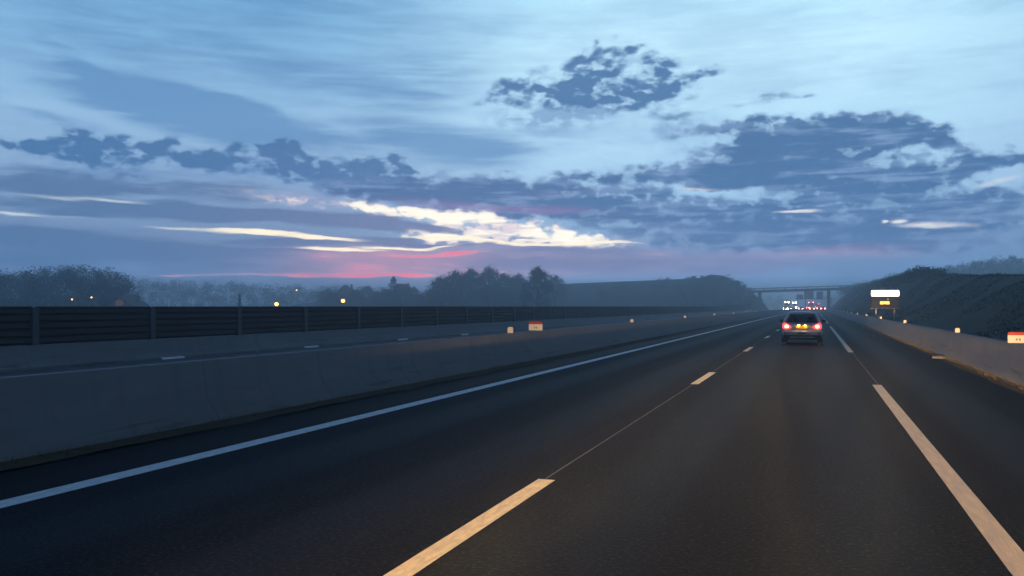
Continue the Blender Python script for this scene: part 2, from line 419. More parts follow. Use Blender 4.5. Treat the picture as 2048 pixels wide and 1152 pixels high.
M['sign_face'] = mat('road_sign_face', (.05, .10, .22), .5, vary=.1)
M['sign_brown'] = mat('brown_sign_face', (.17, .14, .11), .5, vary=.1)
M['paper'] = mat('crumpled_plastic', (.10, .10, .105), .6)
M['blue_paint'] = mat('dark_blue_paint', (.03, .04, .08), .35, metal=.3)
M['black_paint'] = mat('black_car_paint', (.012, .012, .014), .3)
M['white_car'] = mat('white_car_paint', (.5, .5, .5), .4)
M['trailer'] = mat('trailer_panel', (.28, .28, .29), .6, vary=.1)

def lamp(name, col, power):
    return mat(name, (.1, .1, .1), .4, emit=col, power=power)
M['tail'] = lamp('lit_tail_lens', (1, .025, .03), 6.)
M['tail_core'] = lamp('lit_tail_bulb', (1, .40, .16), 9.)
M['far_tail'] = lamp('lit_far_tail_lens', (1, .07, .05), 150.)
M['head'] = lamp('lit_headlamp', (1, .74, .38), 200.)
M['marker_white'] = lamp('lit_roof_marker', (1, .76, .42), 90.)
M['plate_lamp'] = lamp('lit_plate_lamp', (1, .58, .14), 60.)
M['sign_white'] = lamp('lit_white_header', (1, .97, .84), 5.)
M['sign_amber'] = lamp('lit_amber_display', (1, .55, .06), 2.4)
M['street'] = lamp('lit_street_lantern', (1, .40, .07), 9.)
M['warm_window'] = lamp('lit_window', (1, .42, .16), .07)

def asphalt():
    m = bpy.data.materials.new('asphalt')
    m.use_nodes = True
    g = Graph(m.node_tree)
    p = m.node_tree.nodes['Principled BSDF']
    tc = g.n('ShaderNodeTexCoord').outputs['Object']
    fine = g.n('ShaderNodeTexNoise', {'Vector': tc, 'Scale': 30., 'Detail': 6., 'Roughness': .7}).outputs[0]
    big = g.n('ShaderNodeTexNoise', {'Vector': g.vmath('MULTIPLY', tc, (1., .06, 1.)), 'Scale': .9, 'Detail': 5., 'Roughness': .55}).outputs[0]
    x = g.n('ShaderNodeSeparateXYZ', [tc]).outputs[0]
    # wheel tracks polished by traffic: two darker strips per lane
    tr = g.math('ABSOLUTE', g.math('SINE', g.math('MULTIPLY', g.math('ADD', x, 2.22), math.pi / 1.72)))
    c = g.mix(g.smooth(big, .3, .7), (.006, .007, .010, 1), (.010, .0115, .016, 1))
    c = g.mix(g.math('MULTIPLY', g.smooth(tr, .5, 1.), .28), c, (.005, .006, .009, 1))
    patch = g.n('ShaderNodeTexNoise', {'Vector': g.vmath('MULTIPLY', tc, (1., .3, 1.)), 'Scale': 5., 'Detail': 4.}).outputs[0]
    c = g.mix(g.smooth(patch, .5, .72, 0., .35), c, (.015, .017, .023, 1))
    c = g.mix(g.smooth(fine, .5, .68, 0., .8), c, (.044, .047, .058, 1))
    c = g.mix(g.smooth(fine, .42, .25, 0., .6), c, (.004, .004, .005, 1))
    # the hard shoulder is laid in a darker mix
    c = g.mix(g.smooth(x, 1.25, 1.4, 0., .45), c, (.006, .006, .007, 1))
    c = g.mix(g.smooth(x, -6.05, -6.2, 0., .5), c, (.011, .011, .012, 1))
    g.nt.links.new(c, p.inputs['Base Color'])
    g.nt.links.new(g.smooth(tr, .5, 1., .78, .66), p.inputs['Roughness'])
    p.inputs['Specular IOR Level'].default_value = .06
    b = g.n('ShaderNodeBump', {'Strength': .9, 'Distance': .015, 'Height': fine})
    g.nt.links.new(b.outputs[0], p.inputs['Normal'])
    return m
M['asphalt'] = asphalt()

def glass():
    m = bpy.data.materials.new('tinted_glass')
    m.use_nodes = True
    nt = m.node_tree
    nt.nodes.clear()
    g = Graph(nt)
    t = g.n('ShaderNodeBsdfTransparent', [(.42, .44, .46, 1)])
    s = g.n('ShaderNodeBsdfAnisotropic', {'Color': (.8, .8, .8, 1), 'Roughness': .05})
    fr = g.n('ShaderNodeFresnel', {'IOR': 1.45})
    mx = g.n('ShaderNodeMixShader', [fr.outputs[0], t.outputs[0], s.outputs[0]])
    g.n('ShaderNodeOutputMaterial', [mx.outputs[0]])
    return m
M['glass'] = glass()

# ------------------------------------------------------------------ lie of the land
XL, XR = -18.9, 4.35            # the motorway's flat bed
CREST = [(-80, 1.2), (0, 1.9), (30, 2.5), (68, 3.45), (100, 4.9), (127, 5.8), (183, 6.6), (271, 7.4), (360, 8.3), (430, 7.5), (560, 3.), (800, 1.)]
RIDGE = [(-260, 0.), (-200, 5.), (-140, 9.), (-98, 10.9), (-67, 11.9), (-47, 12.6), (-40, 13.2), (-36, 13.3), (-31, 12.0), (-24.6, 8.3), (-19.5, 3.4), (-18.9, 2.8)]

def height(x, y):
    n = mnoise.noise(Vector((x * .03, y * .03, 1.7))) + .4 * mnoise.noise(Vector((x * .11, y * .11, 4.)))
    if XL <= x <= XR:
        return -.12
    if x > XR:
        t = sstep((x - 5.) / 9.5)
        h = interp(y, CREST) * t
        far = sstep((y - 190) / 150.) * (1 - .6 * sstep((y - 520) / 300.))
        h += far * interp(x, [(14, 0.), (30, 1.2), (48, 3.2), (81, 7.0), (150, 10.), (400, 9.), (900, 3.)])
        return -.1 + h + n * .5 * t
    t = sstep((XL - x) / 14.)
    h = -3. * t
    r = interp(x, RIDGE) * (sstep((y - 268) / 76.) if y < 344 else 1 - sstep((y - 352) / 60.))
    h += (r + (3. * t * sstep(r / 4.))) * 1.
    h += sstep((-x - 250) / 300.) * 3.
    return -.12 + h + n * .45 * sstep((XL - x) / 6.)

def axis(parts):
    out = []
    for a, b, st in parts:
        k = max(1, round((b - a) / st))
        out += [a + (b - a) * i / k for i in range(k)]
    return out + [parts[-1][1]]

gx = axis([(-1350, -300, 60), (-300, -110, 14), (-110, XL - .4, 3.6), (XL - .4, XL, .4), (XL, XR, 5), (XR, XR + .6, .6), (XR + .6, 22, 1.6), (22, 110, 7), (110, 300, 20), (300, 1350, 75)])
gy = axis([(-90, 0, 8), (0, 240, 5), (240, 430, 4.5), (430, 700, 14), (700, 1500, 40)])
vs = [(x, y, height(x, y)) for y in gy for x in gx]
nx = len(gx)
fs = [(j * nx + i, j * nx + i + 1, (j + 1) * nx + i + 1, (j + 1) * nx + i) for j in range(len(gy) - 1) for i in range(nx - 1)]
tag(MB().add(vs, fs).build('ground', M['ground'], smooth=True), kind='structure')

Y0, Y1 = -60., 900.
ys_road = [Y0 + (Y1 - Y0) * i / 24 for i in range(25)]
def strip(x0, x1, z, ys=ys_road):
    b = MB()
    vs = [(x, y, z) for y in ys for x in (x0, x1)]
    return b.add(vs, [(2 * i, 2 * i + 1, 2 * i + 3, 2 * i + 2) for i in range(len(ys) - 1)])
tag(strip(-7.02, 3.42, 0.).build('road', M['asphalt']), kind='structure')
tag(strip(-17.75, -7.9, -.002).build('opposite_carriageway', M['far_road']), kind='structure')
def rough_strip(x0, x1, z, amp, name):
    b = MB()
    ys = axis([(-60, 90, .45), (90, 300, 3), (300, 900, 30)])
    vs = []
    for y in ys:
        w = amp * (mnoise.noise(Vector((y * .9, x0, 0))) + .6 * mnoise.noise(Vector((y * 3.1, x0, 5.))))
        if x0 < 0:
            vs += [(x0, y, z + .035), (x1 + w, y, z)]
        else:
            vs += [(x0 + w, y, z), (x1, y, z + .035)]
    b.add(vs, [(2 * i, 2 * i + 1, 2 * i + 3, 2 * i + 2) for i in range(len(ys) - 1)])
    tag(b.build(name, M['verge']), kind='structure')
rough_strip(-7.45, -7.06, .004, .10, 'verge')
rough_strip(3.40, 3.72, .004, .08, 'verge')

# painted lines
def line_mesh(segs, xc, w, z=.004):
    b = MB()
    for y0, y1 in segs:
        k = max(2, int((y1 - y0) / .8))
        ys = [y0 + (y1 - y0) * i / k for i in range(k + 1)]
        vs = []
        for y in ys:
            e = .006 * mnoise.noise(Vector((y * 2.3, xc, 0)))
            vs += [(xc - w / 2 + e, y, z), (xc + w / 2 + e * .5, y, z)]
        b.add(vs, [(2 * i, 2 * i + 1, 2 * i + 3, 2 * i + 2) for i in range(k)])
    return b
tag(line_mesh([(-60, 200), (200, 900)], -5.90, .23).build('edge_line', M['white_paint']), kind='structure')
dash = [(4.0 + 13 * k, 7.2 + 13 * k) for k in range(-5, 52)]
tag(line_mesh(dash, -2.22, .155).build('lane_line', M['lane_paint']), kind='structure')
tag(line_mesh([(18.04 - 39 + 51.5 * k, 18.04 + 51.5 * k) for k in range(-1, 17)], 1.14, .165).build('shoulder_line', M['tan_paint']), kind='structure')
tag(line_mesh([(7.22 + 13 * k, 16.98 + 13 * k) for k in range(-3, 4)], -2.24, .014, .003).build('road_joint', M['joint']), kind='structure')
tag(line_mesh([(18.1, 30.4)], 1.17, .012, .003).build('road_joint', M['joint']), kind='structure')
tag(line_mesh([(-60, 900)], -9.3, .2, .003).build('opposite_edge_line', M['white_paint']), kind='structure')

# ------------------------------------------------------------------ barriers
ys_bar = axis([(-40, 60, 4), (60, 300, 12), (300, 700, 50)])
prof = [(-7.36, 0), (-7.36, .08), (-7.55, .33), (-7.62, .795), (-7.635, .81), (-7.785, .81), (-7.80, .795), (-7.87, .33), (-8.06, .08), (-8.06, 0)]
o = MB().sweep(prof, ys_bar).build('concrete_barrier', M['concrete'], smooth=True)
tag(o, 'long low concrete median barrier with sloped foot left of the road', 'barrier')
prof = [(3.66, 0), (3.66, .07), (3.80, .27), (3.86, .745), (3.875, .76), (4.03, .76), (4.04, .74), (4.04, -.1), (3.66, -.1)]
o = MB().sweep(prof, ys_bar).build('concrete_barrier', M['concrete'], smooth=True)
tag(o, 'long concrete barrier with yellowish grassy foot along the right hard shoulder', 'barrier')
prof = [(-17.72, 0), (-17.72, .06), (-17.85, .2), (-17.95, .56), (-18.2, .57), (-18.2, -.1), (-17.72, -.1)]
o = MB().sweep(prof, axis([(-30, 270, 10)])).build('concrete_barrier', M['concrete'], smooth=True)
tag(o, 'grey concrete kerb wall under the dark slatted screen beyond the opposite carriageway', 'barrier')

scr = thing('noise_screen', (-18.3, 0, 0), 'long dark horizontally ribbed screen fence along the far side of the motorway', 'fence')
pb = MB()
for k in range(5):
    z0 = .60 + k * .183
    pb.loft([[(.0, y, z0), (.045, y, z0 + .03), (.045, y, z0 + .12), (.0, y, z0 + .15), (-.04, y, z0 + .15), (-.04, y, z0)] for y in (.11, 3.89)])
pb.box(-.10, -.045, .11, 3.89, .57, 1.49)
pb.box(-.06, .06, .11, 3.89, 1.49, 1.527)
pm = pb.mesh('screen_panel', M['screen'])
qm = MB().box(-.09, .075, -.095, .095, .55, 1.505).mesh('screen_post', M['post'])
for k in range(-5, 62):
    for nm, me in (('panel', pm), ('post', qm)):
        o = bpy.data.objects.new(nm, me)
        C.objects.link(o)
        o.parent = scr
        o.location = (0, 16.1 + 4 * k, 0)

# pale blocks at the foot of the far kerb wall
bm_ = MB().loft([[(-.03, y * 1., 0), (.07, y, 0), (.05, y, .04), (-.03, y, .06)] for y in (-.45, .45)]).mesh('kerb_block', M['white_paint'])
ordn = ['nearest', 'second', 'third', 'fourth', 'fifth', 'sixth', 'seventh', 'eighth', 'ninth', 'tenth', 'eleventh', 'twelfth', 'thirteenth']
for k, px in enumerate((345, 622, 805, 929)):
    zz = 17.68 * F / (CT * (VX - px))
    o = bpy.data.objects.new('kerb_block', bm_)
    C.objects.link(o)
    o.location = (-17.68, (zz + -17.68 * ST) / CT, .0)
    tag(o, ordn[k] + ' pale low block at the foot of the kerb wall below the dark screen', 'kerb block', 'pale blocks along the far kerb wall')

# reflectors on the barriers
def reflector_mesh(w, h):
    return (MB().loft([[(-w / 2, y, 0), (w / 2, y, 0), (w / 2, y, h * .8), (w * .36, y, h), (-w * .36, y, h), (-w / 2, y, h * .8)] for y in (-.012, .012)]).mesh('reflector_face', M['reflector']),
            MB().box(-w / 2 - .008, w / 2 + .008, .0125, .05, -.0, h + .008).mesh('reflector_backing', M['dark']))
rf, rb_ = reflector_mesh(.125, .13)
first = None
def reflector(loc, label, group, s=1.):
    r = thing('barrier_reflector', loc, label, 'reflector', group)
    r.scale = (s, s, s)
    for nm, me in (('face', rf), ('backing', rb_)):
        o = bpy.data.objects.new(nm, me)
        C.objects.link(o)
        o.parent = r
for k, px in enumerate((1915, 1810, 1762, 1733, 1715, 1703, 1694, 1687, 1681, 1676, 1672)):
    zz = 3.95 * F / (CT * (px - VX))
    reflector((3.95, (zz + 3.95 * ST) / CT, .762), ordn[k] + ' white reflector on top of the right concrete barrier', 'reflectors on the right barrier', 1. if k < 6 else 1.15)
for k, px in enumerate((1021, 1264, 1370, 1429, 1467, 1492, 1511)):
    zz = -7.71 * F / (CT * (px - VX))
    lab = 'pale square reflector on the median barrier just before its kilometre marker' if k == 0 else ordn[k] + ' white reflector on top of the median barrier'
    reflector((-7.71, (zz - 7.71 * ST) / CT, .812), lab, 'reflectors on the median barrier', 1.25 if k == 0 else 1.1)

def km_marker(loc, label, w, h):
    r = thing('kilometre_marker', loc, label, 'marker sign', 'kilometre markers on the barriers')
    c = .03
    rr = lambda a, b, z0, z1: [(a, z0), (b, z0), (b, z1), (a, z1)]
    MB().prism(rr(-w / 2, w / 2, .01, h * .72), -.02, 0.).build('white_plate', M['reflector'], r, bevel=.006)
    MB().prism([(-w / 2, h * .725), (w / 2, h * .725), (w / 2, h - c), (w / 2 - c, h), (-w / 2 + c, h), (-w / 2, h - c)], -.02, 0.).build('red_cap', M['red_plate'], r, bevel=.004)
    b = MB()
    b.prism([(-.05, h * .26), (-.02, h * .26), (-.008, h * .44), (-.03, h * .44)], -.024, -.0201)
    b.prism([(.012, h * .26), (.05, h * .26), (.04, h * .42), (.016, h * .44)], -.024, -.0201)
    b.build('number_mark', M['steel'], r)
    MB().box(-w / 2 + .03, w / 2 - .03, .002, .03, 0, h * .8).build('bracket', M['steel'], r)
zz = 3.95 * F / (CT * (2036 - VX))
km_marker((3.95, (zz + 3.95 * ST) / CT, .765), 'white kilometre marker with orange red top on the right barrier at the frame edge', .38, .235)
zz = 7.71 * F / (CT * (VX - 1071.5))
km_marker((-7.71, (zz - 7.71 * ST) / CT, .815), 'white kilometre marker with orange red top standing on the median barrier', .42, .265)

# ------------------------------------------------------------------ roadside message sign
s0 = at(1770, 613, 77)
sg = thing('message_sign', (s0.x, s0.y, 0), 'roadside message sign with glowing white header over dark panel with amber display', 'road sign')
zb = height(s0.x, s0.y)
MB().box(-1.19, 1.19, -.12, .12, 1.385, 3.03).build('cabinet', M['dark'], sg, bevel=.02)
hp = [(-1.15, 2.50), (-1.08, 2.44), (1.08, 2.44), (1.15, 2.50), (1.15, 2.92), (1.08, 2.98), (-1.08, 2.98), (-1.15, 2.92)]
MB().prism(hp, -.15, -.122).build('header_light', M['sign_white'], sg)
MB().box(-1.12, 1.12, -.135, -.122, 1.42, 2.38).build('display_panel', M['dark'], sg)
ab = MB()
for i in range(5):
    x0 = -.42 + i * .155
    ab.box(x0, x0 + .155, -.15, -.1355, 1.72 + (.03 if i == 2 else 0), 1.985)
MB().box(.20, .27, -.15, -.1355, 2.16, 2.22).build('status_light', M['sign_amber'], sg)
ab.build('amber_display', M['sign_amber'], sg)
MB().box(-1.2, 1.2, -.15, .14, 1.345, 1.383).build('bottom_rail', M['steel'], sg)
for x in (-.75, .75):
    MB().box(x - .06, x + .06, -.06, .06, zb - .3, 1.343).build('leg', M['steel'], sg)
MB().box(-1.15, 1.15, -.03, .03, .66, .72).build('cross_bar', M['steel'], sg)

p0, p1 = at(1718, 634, 84), at(1723, 617, 84)
o = MB().bar((p0.x, p0.y, -.1), p1, .035, .03, 8).build('leaning_pole', M['post'])
tag(o, 'thin grey pole leaning behind the right barrier before the message sign', 'pole')

# crumpled litter by the right barrier
b = MB()
pts = []
rr = random.Random(3)
for i in range(7):
    pts.append([(rr.uniform(.75, 1.1) * .19 * math.sin(math.pi * (i + .6) / 7.6) * math.cos(a), -.2 + i * .065 + rr.uniform(-.02, .02), max(.002, .03 + rr.uniform(.6, 1.2) * .08 * math.sin(math.pi * (i + .6) / 7.6) * math.sin(a))) for a in [k * math.pi / 4.5 for k in range(9)]])
b.loft(pts)
o = b.build('litter_bag', M['paper'])
d = 718 - HY
zz = F * EYE / d
q = at(1884, 718, zz)
o.location = (3.42, q.y, .006)
tag(o, 'crumpled whitish plastic scrap lying at the foot of the right barrier', 'litter')

# straw-coloured tufts at the barrier feet
b = MB()
for i in range(5200):
    y = rnd.uniform(2, 70) ** 1.0
    right = rnd.random() < .7
    x = rnd.gauss(3.60, .05) if right else rnd.gauss(-7.30, .06)
    x = min(x, 3.655) if right else max(x, -7.35)
    hgt = rnd.uniform(.03, .11)
    a, l = rnd.random() * 6.28, rnd.gauss(0, .05)
    w = .006
    b.add([(x - w * math.cos(a), y - w * math.sin(a), 0), (x + w * math.cos(a), y + w * math.sin(a), 0), (x + l * math.sin(a), y + l * math.cos(a), hgt)], [(0, 1, 2)])
tag(b.build('dry_grass', M['dry_grass']), 'straw coloured grass tufts along the feet of the barriers', 'grass', kind='stuff')

# ------------------------------------------------------------------ overpass
br = thing('overpass', (0, 360, 0), 'concrete road bridge with open railing crossing over the motorway', 'bridge')
def zdeck(x):
    return 7.1 + .027 * (x + 23)
xa, xb_ = -44., 34.
b = MB()
b.loft([[(x, -4.6, zdeck(x) + .4), (x, -4.6, zdeck(x) + .9), (x, 4.6, zdeck(x) + .9), (x, 4.6, zdeck(x) + .4), (x, 3.4, zdeck(x)), (x, -3.4, zdeck(x))] for x in (xa, xb_)])
b.build('deck', M['bridge'], br)
for yy in (-4.4, 4.4):
    b = MB()
    n = 19
    for i in range(n + 1):
        x = xa + (xb_ - xa) * i / n
        b.box(x - .10, x + .10, yy - .06, yy + .06, zdeck(x) + .9, zdeck(x) + 1.62)
    for dz in (1.52,):
        b.loft([[(x, yy - .07, zdeck(x) + dz), (x, yy + .07, zdeck(x) + dz), (x, yy + .07, zdeck(x) + dz + .2), (x, yy - .07, zdeck(x) + dz + .2)] for x in (xa, xb_)])
    b.build('railing', M['steel'], br)
for x in (5.25, -20.9):
    b = MB()
    b.loft([[(x - .55, y, -.2), (x + .55, y, -.2), (x + .6, y, zdeck(x) + .04), (x - .6, y, zdeck(x) + .04)] for y in (-2.2, 2.2)])
    b.build('pillar', M['bridge'], br)

# sign gantry beyond the bridge
zg = 395.
gp = at(1611, 613, zg)
gt = thing('sign_gantry', (0, gp.y, 0), 'grey gantry with three hanging sign boards seen under the bridge', 'sign gantry')
def gx_of(px):
    return at(px, 613, zg).x
def gz(py):
    return EYE + (HY - py) / F * zg
MB().box(gx_of(1590), gx_of(1664), -.12, .12, gz(597.2), gz(595.8)).build('beam', M['steel'], gt)
for px in (1611, 1663):
    MB().box(gx_of(px) - .16, gx_of(px) + .16, -.15, .15, -.1, gz(597.4)).build('post', M['steel'], gt)
for x0, x1, y0, y1, m in ((1593, 1606, 589, 599, 'sign_face'), (1608, 1627, 582, 598.5, 'sign_brown'), (1633, 1646, 583, 599, 'sign_face')):
    MB().box(gx_of(x0), gx_of(x1), -.28, -.14, gz(y1), gz(y0)).build('sign_board', M[m], gt)

# ------------------------------------------------------------------ vehicles
def make_hatchback(label, group):
    r = thing('hatchback_car', (0, 0, 0), label, 'car', group)
    def sec(y, w, zb, zs, crown=.03):
        half = [(w * .8, zb), (w * .98, zb + .1), (w, zb + (zs - zb) * .45), (w * .99, zs - .07), (w * .95, zs - .01), (w * .6, zs + crown * .6)]
        return [(0, y, zb)] + [(x, y, z) for x, z in half] + [(0, y, zs + crown)] + [(-x, y, z) for x, z in reversed(half)]
    S = [(-1.88, .70, .40, .62), (-1.85, .77, .33, .68), (-1.80, .805, .28, .86), (-1.72, .82, .25, .93), (-1.5, .828, .22, .945), (-.9, .83, .2, .94), (0, .83, .2, .93), (.85, .825, .2, .91), (1.25, .81, .22, .85), (1.62, .76, .25, .75), (1.86, .64, .32, .64), (1.9, .5, .38, .58)]
    MB().loft([sec(*s) for s in S]).build('body', M['silver'], r, smooth=True)
    # roof and pillars
    rs = []
    for y, w, z, c in ((-1.37, .50, 1.345, .02), (-1.30, .535, 1.39, .035), (-.6, .565, 1.405, .045), (0., .56, 1.395, .045), (.16, .53, 1.35, .035)):
        rs.append([(-w, y, z - .035), (-w * .97, y, z), (-w * .5, y, z + c * .8), (0, y, z + c), (w * .5, y, z + c * .8), (w * .97, y, z), (w, y, z - .035), (0, y, z - .03)])
    MB().loft(rs).build('roof', M['silver'], r, smooth=True)
    B = {'rb': (.735, -1.70, .92), 'rt': (.515, -1.33, 1.36), 'fb': (.73, .88, .90), 'ft': (.525, .12, 1.36), 'mb': (.765, -.35, .92), 'mt': (.555, -.42, 1.37)}
    for s in (-1, 1):
        P = {k: Vector((v[0] * s, v[1], v[2])) for k, v in B.items()}
        for a, c, w in (('rb', 'rt', .062), ('fb', 'ft', .035), ('mb', 'mt', .035)):
            MB().bar(P[a], P[c], w * 1.15, w * .9, 8).build('pillar', M['silver'], r, smooth=True)
        MB().add([P['rb'] + Vector((0, .12, .02)), P['mb'] + Vector((0, -.05, .02)), P['mt'] + Vector((0, -.04, -.01)), P['rt'] + Vector((0, .1, -.02))], [(0, 1, 2, 3)]).build('side_window', M['glass'], r)
        MB().add([P['mb'] + Vector((0, .05, .02)), P['fb'] + Vector((0, -.05, .02)), P['ft'] + Vector((0, -.04, -.01)), P['mt'] + Vector((0, .04, -.01))], [(0, 1, 2, 3)]).build('side_window', M['glass'], r)
    MB().add([(-.70, -1.745, .955), (.70, -1.745, .955), (.61, -1.50, 1.20), (.475, -1.37, 1.335), (-.475, -1.37, 1.335), (-.61, -1.50, 1.20)], [(0, 1, 2, 5), (5, 2, 3, 4)]).build('rear_window', M['glass'], r)
    MB().add([(-.68, .90, .93), (.68, .90, .93), (.49, .16, 1.34), (-.49, .16, 1.34)], [(0, 1, 2, 3)]).build('windscreen', M['glass'], r)
    # cabin
    for x in (-.36, .36):
        b = MB()
        b.loft([[(x - .24, -.52 - .05 * k, z), (x + .24, -.52 - .05 * k, z), (x + .24, -.40 - .05 * k, z), (x - .24, -.40 - .05 * k, z)] for k, z in enumerate((.5, .85, 1.02))])
        b.box(x - .12, x + .12, -.66, -.56, 1.05, 1.22)
        b.box(x - .02, x + .02, -.62, -.59, .99, 1.06)
        b.build('seat', M['seat'], r, bevel=.03)
    b = MB().loft([[(-.62, -1.34, z), (.62, -1.34, z), (.62, -1.2, z), (-.62, -1.2, z)] for z in (.5, .98)])
    b.build('rear_bench', M['seat'], r, bevel=.03)
    MB().box(-.68, .68, .55, .95, .78, .955).build('dashboard', M['dark'], r, bevel=.02)
    MB().add([(-.68, -1.70, .925), (.68, -1.70, .925), (.68, -1.34, .93), (-.68, -1.34, .93), (-.68, -1.70, .9), (.68, -1.70, .9), (.68, -1.34, .9), (-.68, -1.34, .9)], [(0, 1, 2, 3), (4, 7, 6, 5), (0, 4, 5, 1), (2, 6, 7, 3), (1, 5, 6, 2), (0, 3, 7, 4)]).build('parcel_shelf', M['seat'], r)
    # rear bumper and trim
    def bs(y, w, z0, z1):
        return [(-w, y + .1, z0 + .03), (-w * .9, y, z0), (w * .9, y, z0), (w, y + .1, z0 + .03), (w, y + .1, z1), (w * .92, y, z1), (-w * .92, y, z1), (-w, y + .1, z1)]
    b = MB()
    rows = []
    for z, dy, w in ((.43, .0, .80), (.45, -.01, .805), (.50, -.03, .815), (.585, -.02, .81), (.61, .03, .80)):
        ring = []
        for x, e in ((-1, .22), (-.93, .05), (-.6, 0), (0, -.015), (.6, 0), (.93, .05), (1, .22)):
            ring.append((x * w, -1.915 + dy + e, z))
        ring += [(w * .9, -1.6, z), (-w * .9, -1.6, z)]
        rows.append(ring)
    b.loft(rows)
    bp = b.build('rear_bumper', M['silver'], r, smooth=True)
    b = MB()
    for z0, z1 in ((.475, .53),):
        b.loft([[(x * .80, -1.955 + e + dy, z) for x, e, dy in ((-1, .2, 0), (-.93, .05, 0), (0, -.012, 0), (.93, .05, 0), (1, .2, 0), (.9, .2, .02), (-.9, .2, .02))] for z in (z0, z1)])
    b.build('bumper_trim', M['grey_trim'], bp)
    MB().loft([[(-w, y, z0), (w, y, z0), (w, y, .428), (-w, y, .428)] for y, w, z0 in ((-1.91, .66, .27), (-1.86, .76, .24), (-1.6, .80, .22))]).build('lower_valance', M['dark'], r)
    MB().box(-.5, .5, -1.925, -1.912, .33, .352).build('valance_strip', M['silver'], r)
    MB().box(-.26, .26, -1.893, -1.882, .70, .81).build('number_plate', M['plate'], r)
    MB().box(-.30, .30, -1.965, -1.80, .855, .885).build('plate_handle', M['silver'], r, bevel=.008)
    for x in (-.13, .13):
        MB().box(x - .035, x + .035, -1.96, -1.91, .838, .853).build('plate_lamp', M['plate_lamp'], r)
    MB().box(-.35, .0, -1.765, -1.735, .975, .99).build('rear_wiper', M['dark'], r)
    lens = [(.43, .78), (.52, .715), (.66, .69), (.775, .715), (.785, .83), (.74, .925), (.66, .94), (.55, .86)]
    for s in (-1, 1):
        t = MB().prism([(x * s, z) for x, z in lens], -1.865, -1.72).build('tail_light', M['tail'], r, bevel=.015)
        cx, cz = .63 * s, .795
        blob = [(cx + .085 * math.cos(a) * (1.15 if math.cos(a) * s < 0 else .85), cz + .068 * math.sin(a)) for a in [k * math.pi / 6 for k in range(12)]]
        MB().prism(blob, -1.895, -1.8655).build('bulb', M['tail_core'], t)
        m_ = MB().loft([[(s * x, y, z) for y, z in ((.42 - k, .93), (.42 - k, 1.05), (.50 + k, 1.06), (.52 + k, .94))] for x, k in ((.80, -.02), (.86, .02), (.95, .02), (.985, -.02))])
        m_.build('mirror', M['dark'], r, bevel=.02)
        h = [(s * .42, .60), (s * .66, .60), (s * .74, .66), (s * .72, .76), (s * .52, .74)]
        MB().prism(h, 1.66, 1.905).build('headlight', M['dark'], r)
        for y in (-1.22, 1.22):
            b = MB()
            ang = [k * 2 * math.pi / 24 for k in range(24)]
            b.loft([[(s * x, y + rr_ * math.cos(a), .295 + rr_ * math.sin(a)) for a in ang] for x, rr_ in ((.64, .24), (.65, .29), (.68, .295), (.81, .295), (.835, .29), (.838, .20), (.82, .19))])
            wl = b.build('wheel', M['rubber'], r, smooth=True)
            b = MB()
            for k in range(6):
                a = k * math.pi / 3
                b.loft([[(s * xx, y + rr_ * math.cos(a + da), .295 + rr_ * math.sin(a + da)) for rr_, da in ((.03, -.6), (.185, -.18), (.185, .18), (.03, .6))] for xx in (.822, .832)])
            b.build('rim', M['rim'], wl)
    MB().bar((0, -1.20, 1.44), (0, -1.36, 1.60), .006, .003, 5).build('aerial', M['dark'], r)
    return r

car = make_hatchback('silver hatchback seen from behind with lit tail lights and yellow number plate', None)
car.location = (-.47, 36.3 + 1.22 * .93, 0)
car.scale = (.925, .925, .925)

def recolour(root, paint, rear, front):
    for o in root.children_recursive:
        k = o.name.split('.')[0]
        m = paint if k in ('body', 'roof', 'pillar', 'rear_bumper', 'plate_handle') else rear if k in ('tail_light', 'bulb') else front if k == 'headlight' else M['dark'] if k == 'plate_lamp' else None
        if m is not None:
            o.material_slots[0].link = 'OBJECT'
            o.material_slots[0].material = m

def far_car(px, z, zlab, paint, towards=False):
    p = at(px, HY, z)
    c = copy_tree(car)
    c.scale = (1, 1, 1)
    c.location = (p.x, p.y, 0)
    c.rotation_euler = (0, 0, math.pi if towards else 0)
    c['group'] = 'traffic beyond the bridge and under it'
    c['label'] = zlab
    recolour(c, paint, M['dark'] if towards else M['far_tail'], M['head'] if towards else M['dark'])
    return c
far_car(1601.5, 292, 'distant car with red tail lights in the left lane just above the silver hatchback roof', M['blue_paint'])
far_car(1624, 290, 'distant car with red tail lights straight ahead of the silver hatchback', M['black_paint'])
far_car(1616, 515, 'small far car with close red tail lights beside the lorry', M['white_car'])
far_car(1638.5, 330, 'distant car with red tail lights left of the rightmost car by the bridge pillar', M['blue_paint'])
far_car(1646, 304, 'rightmost distant car with red tail lights near the right bridge pillar', M['black_paint'])
far_car(1579, 345, 'oncoming car with dazzling headlights in front of the oncoming lorries', M['black_paint'], True)
far_car(1586, 372, 'oncoming car with headlights just right of the dazzling foremost oncoming car', M['white_car'], True)
far_car(1571, 365, 'oncoming car with headlights, leftmost of the oncoming traffic', M['blue_paint'], True)
far_car(1597, 600, 'small far oncoming car with white headlights nearest the median', M['blue_paint'], True)

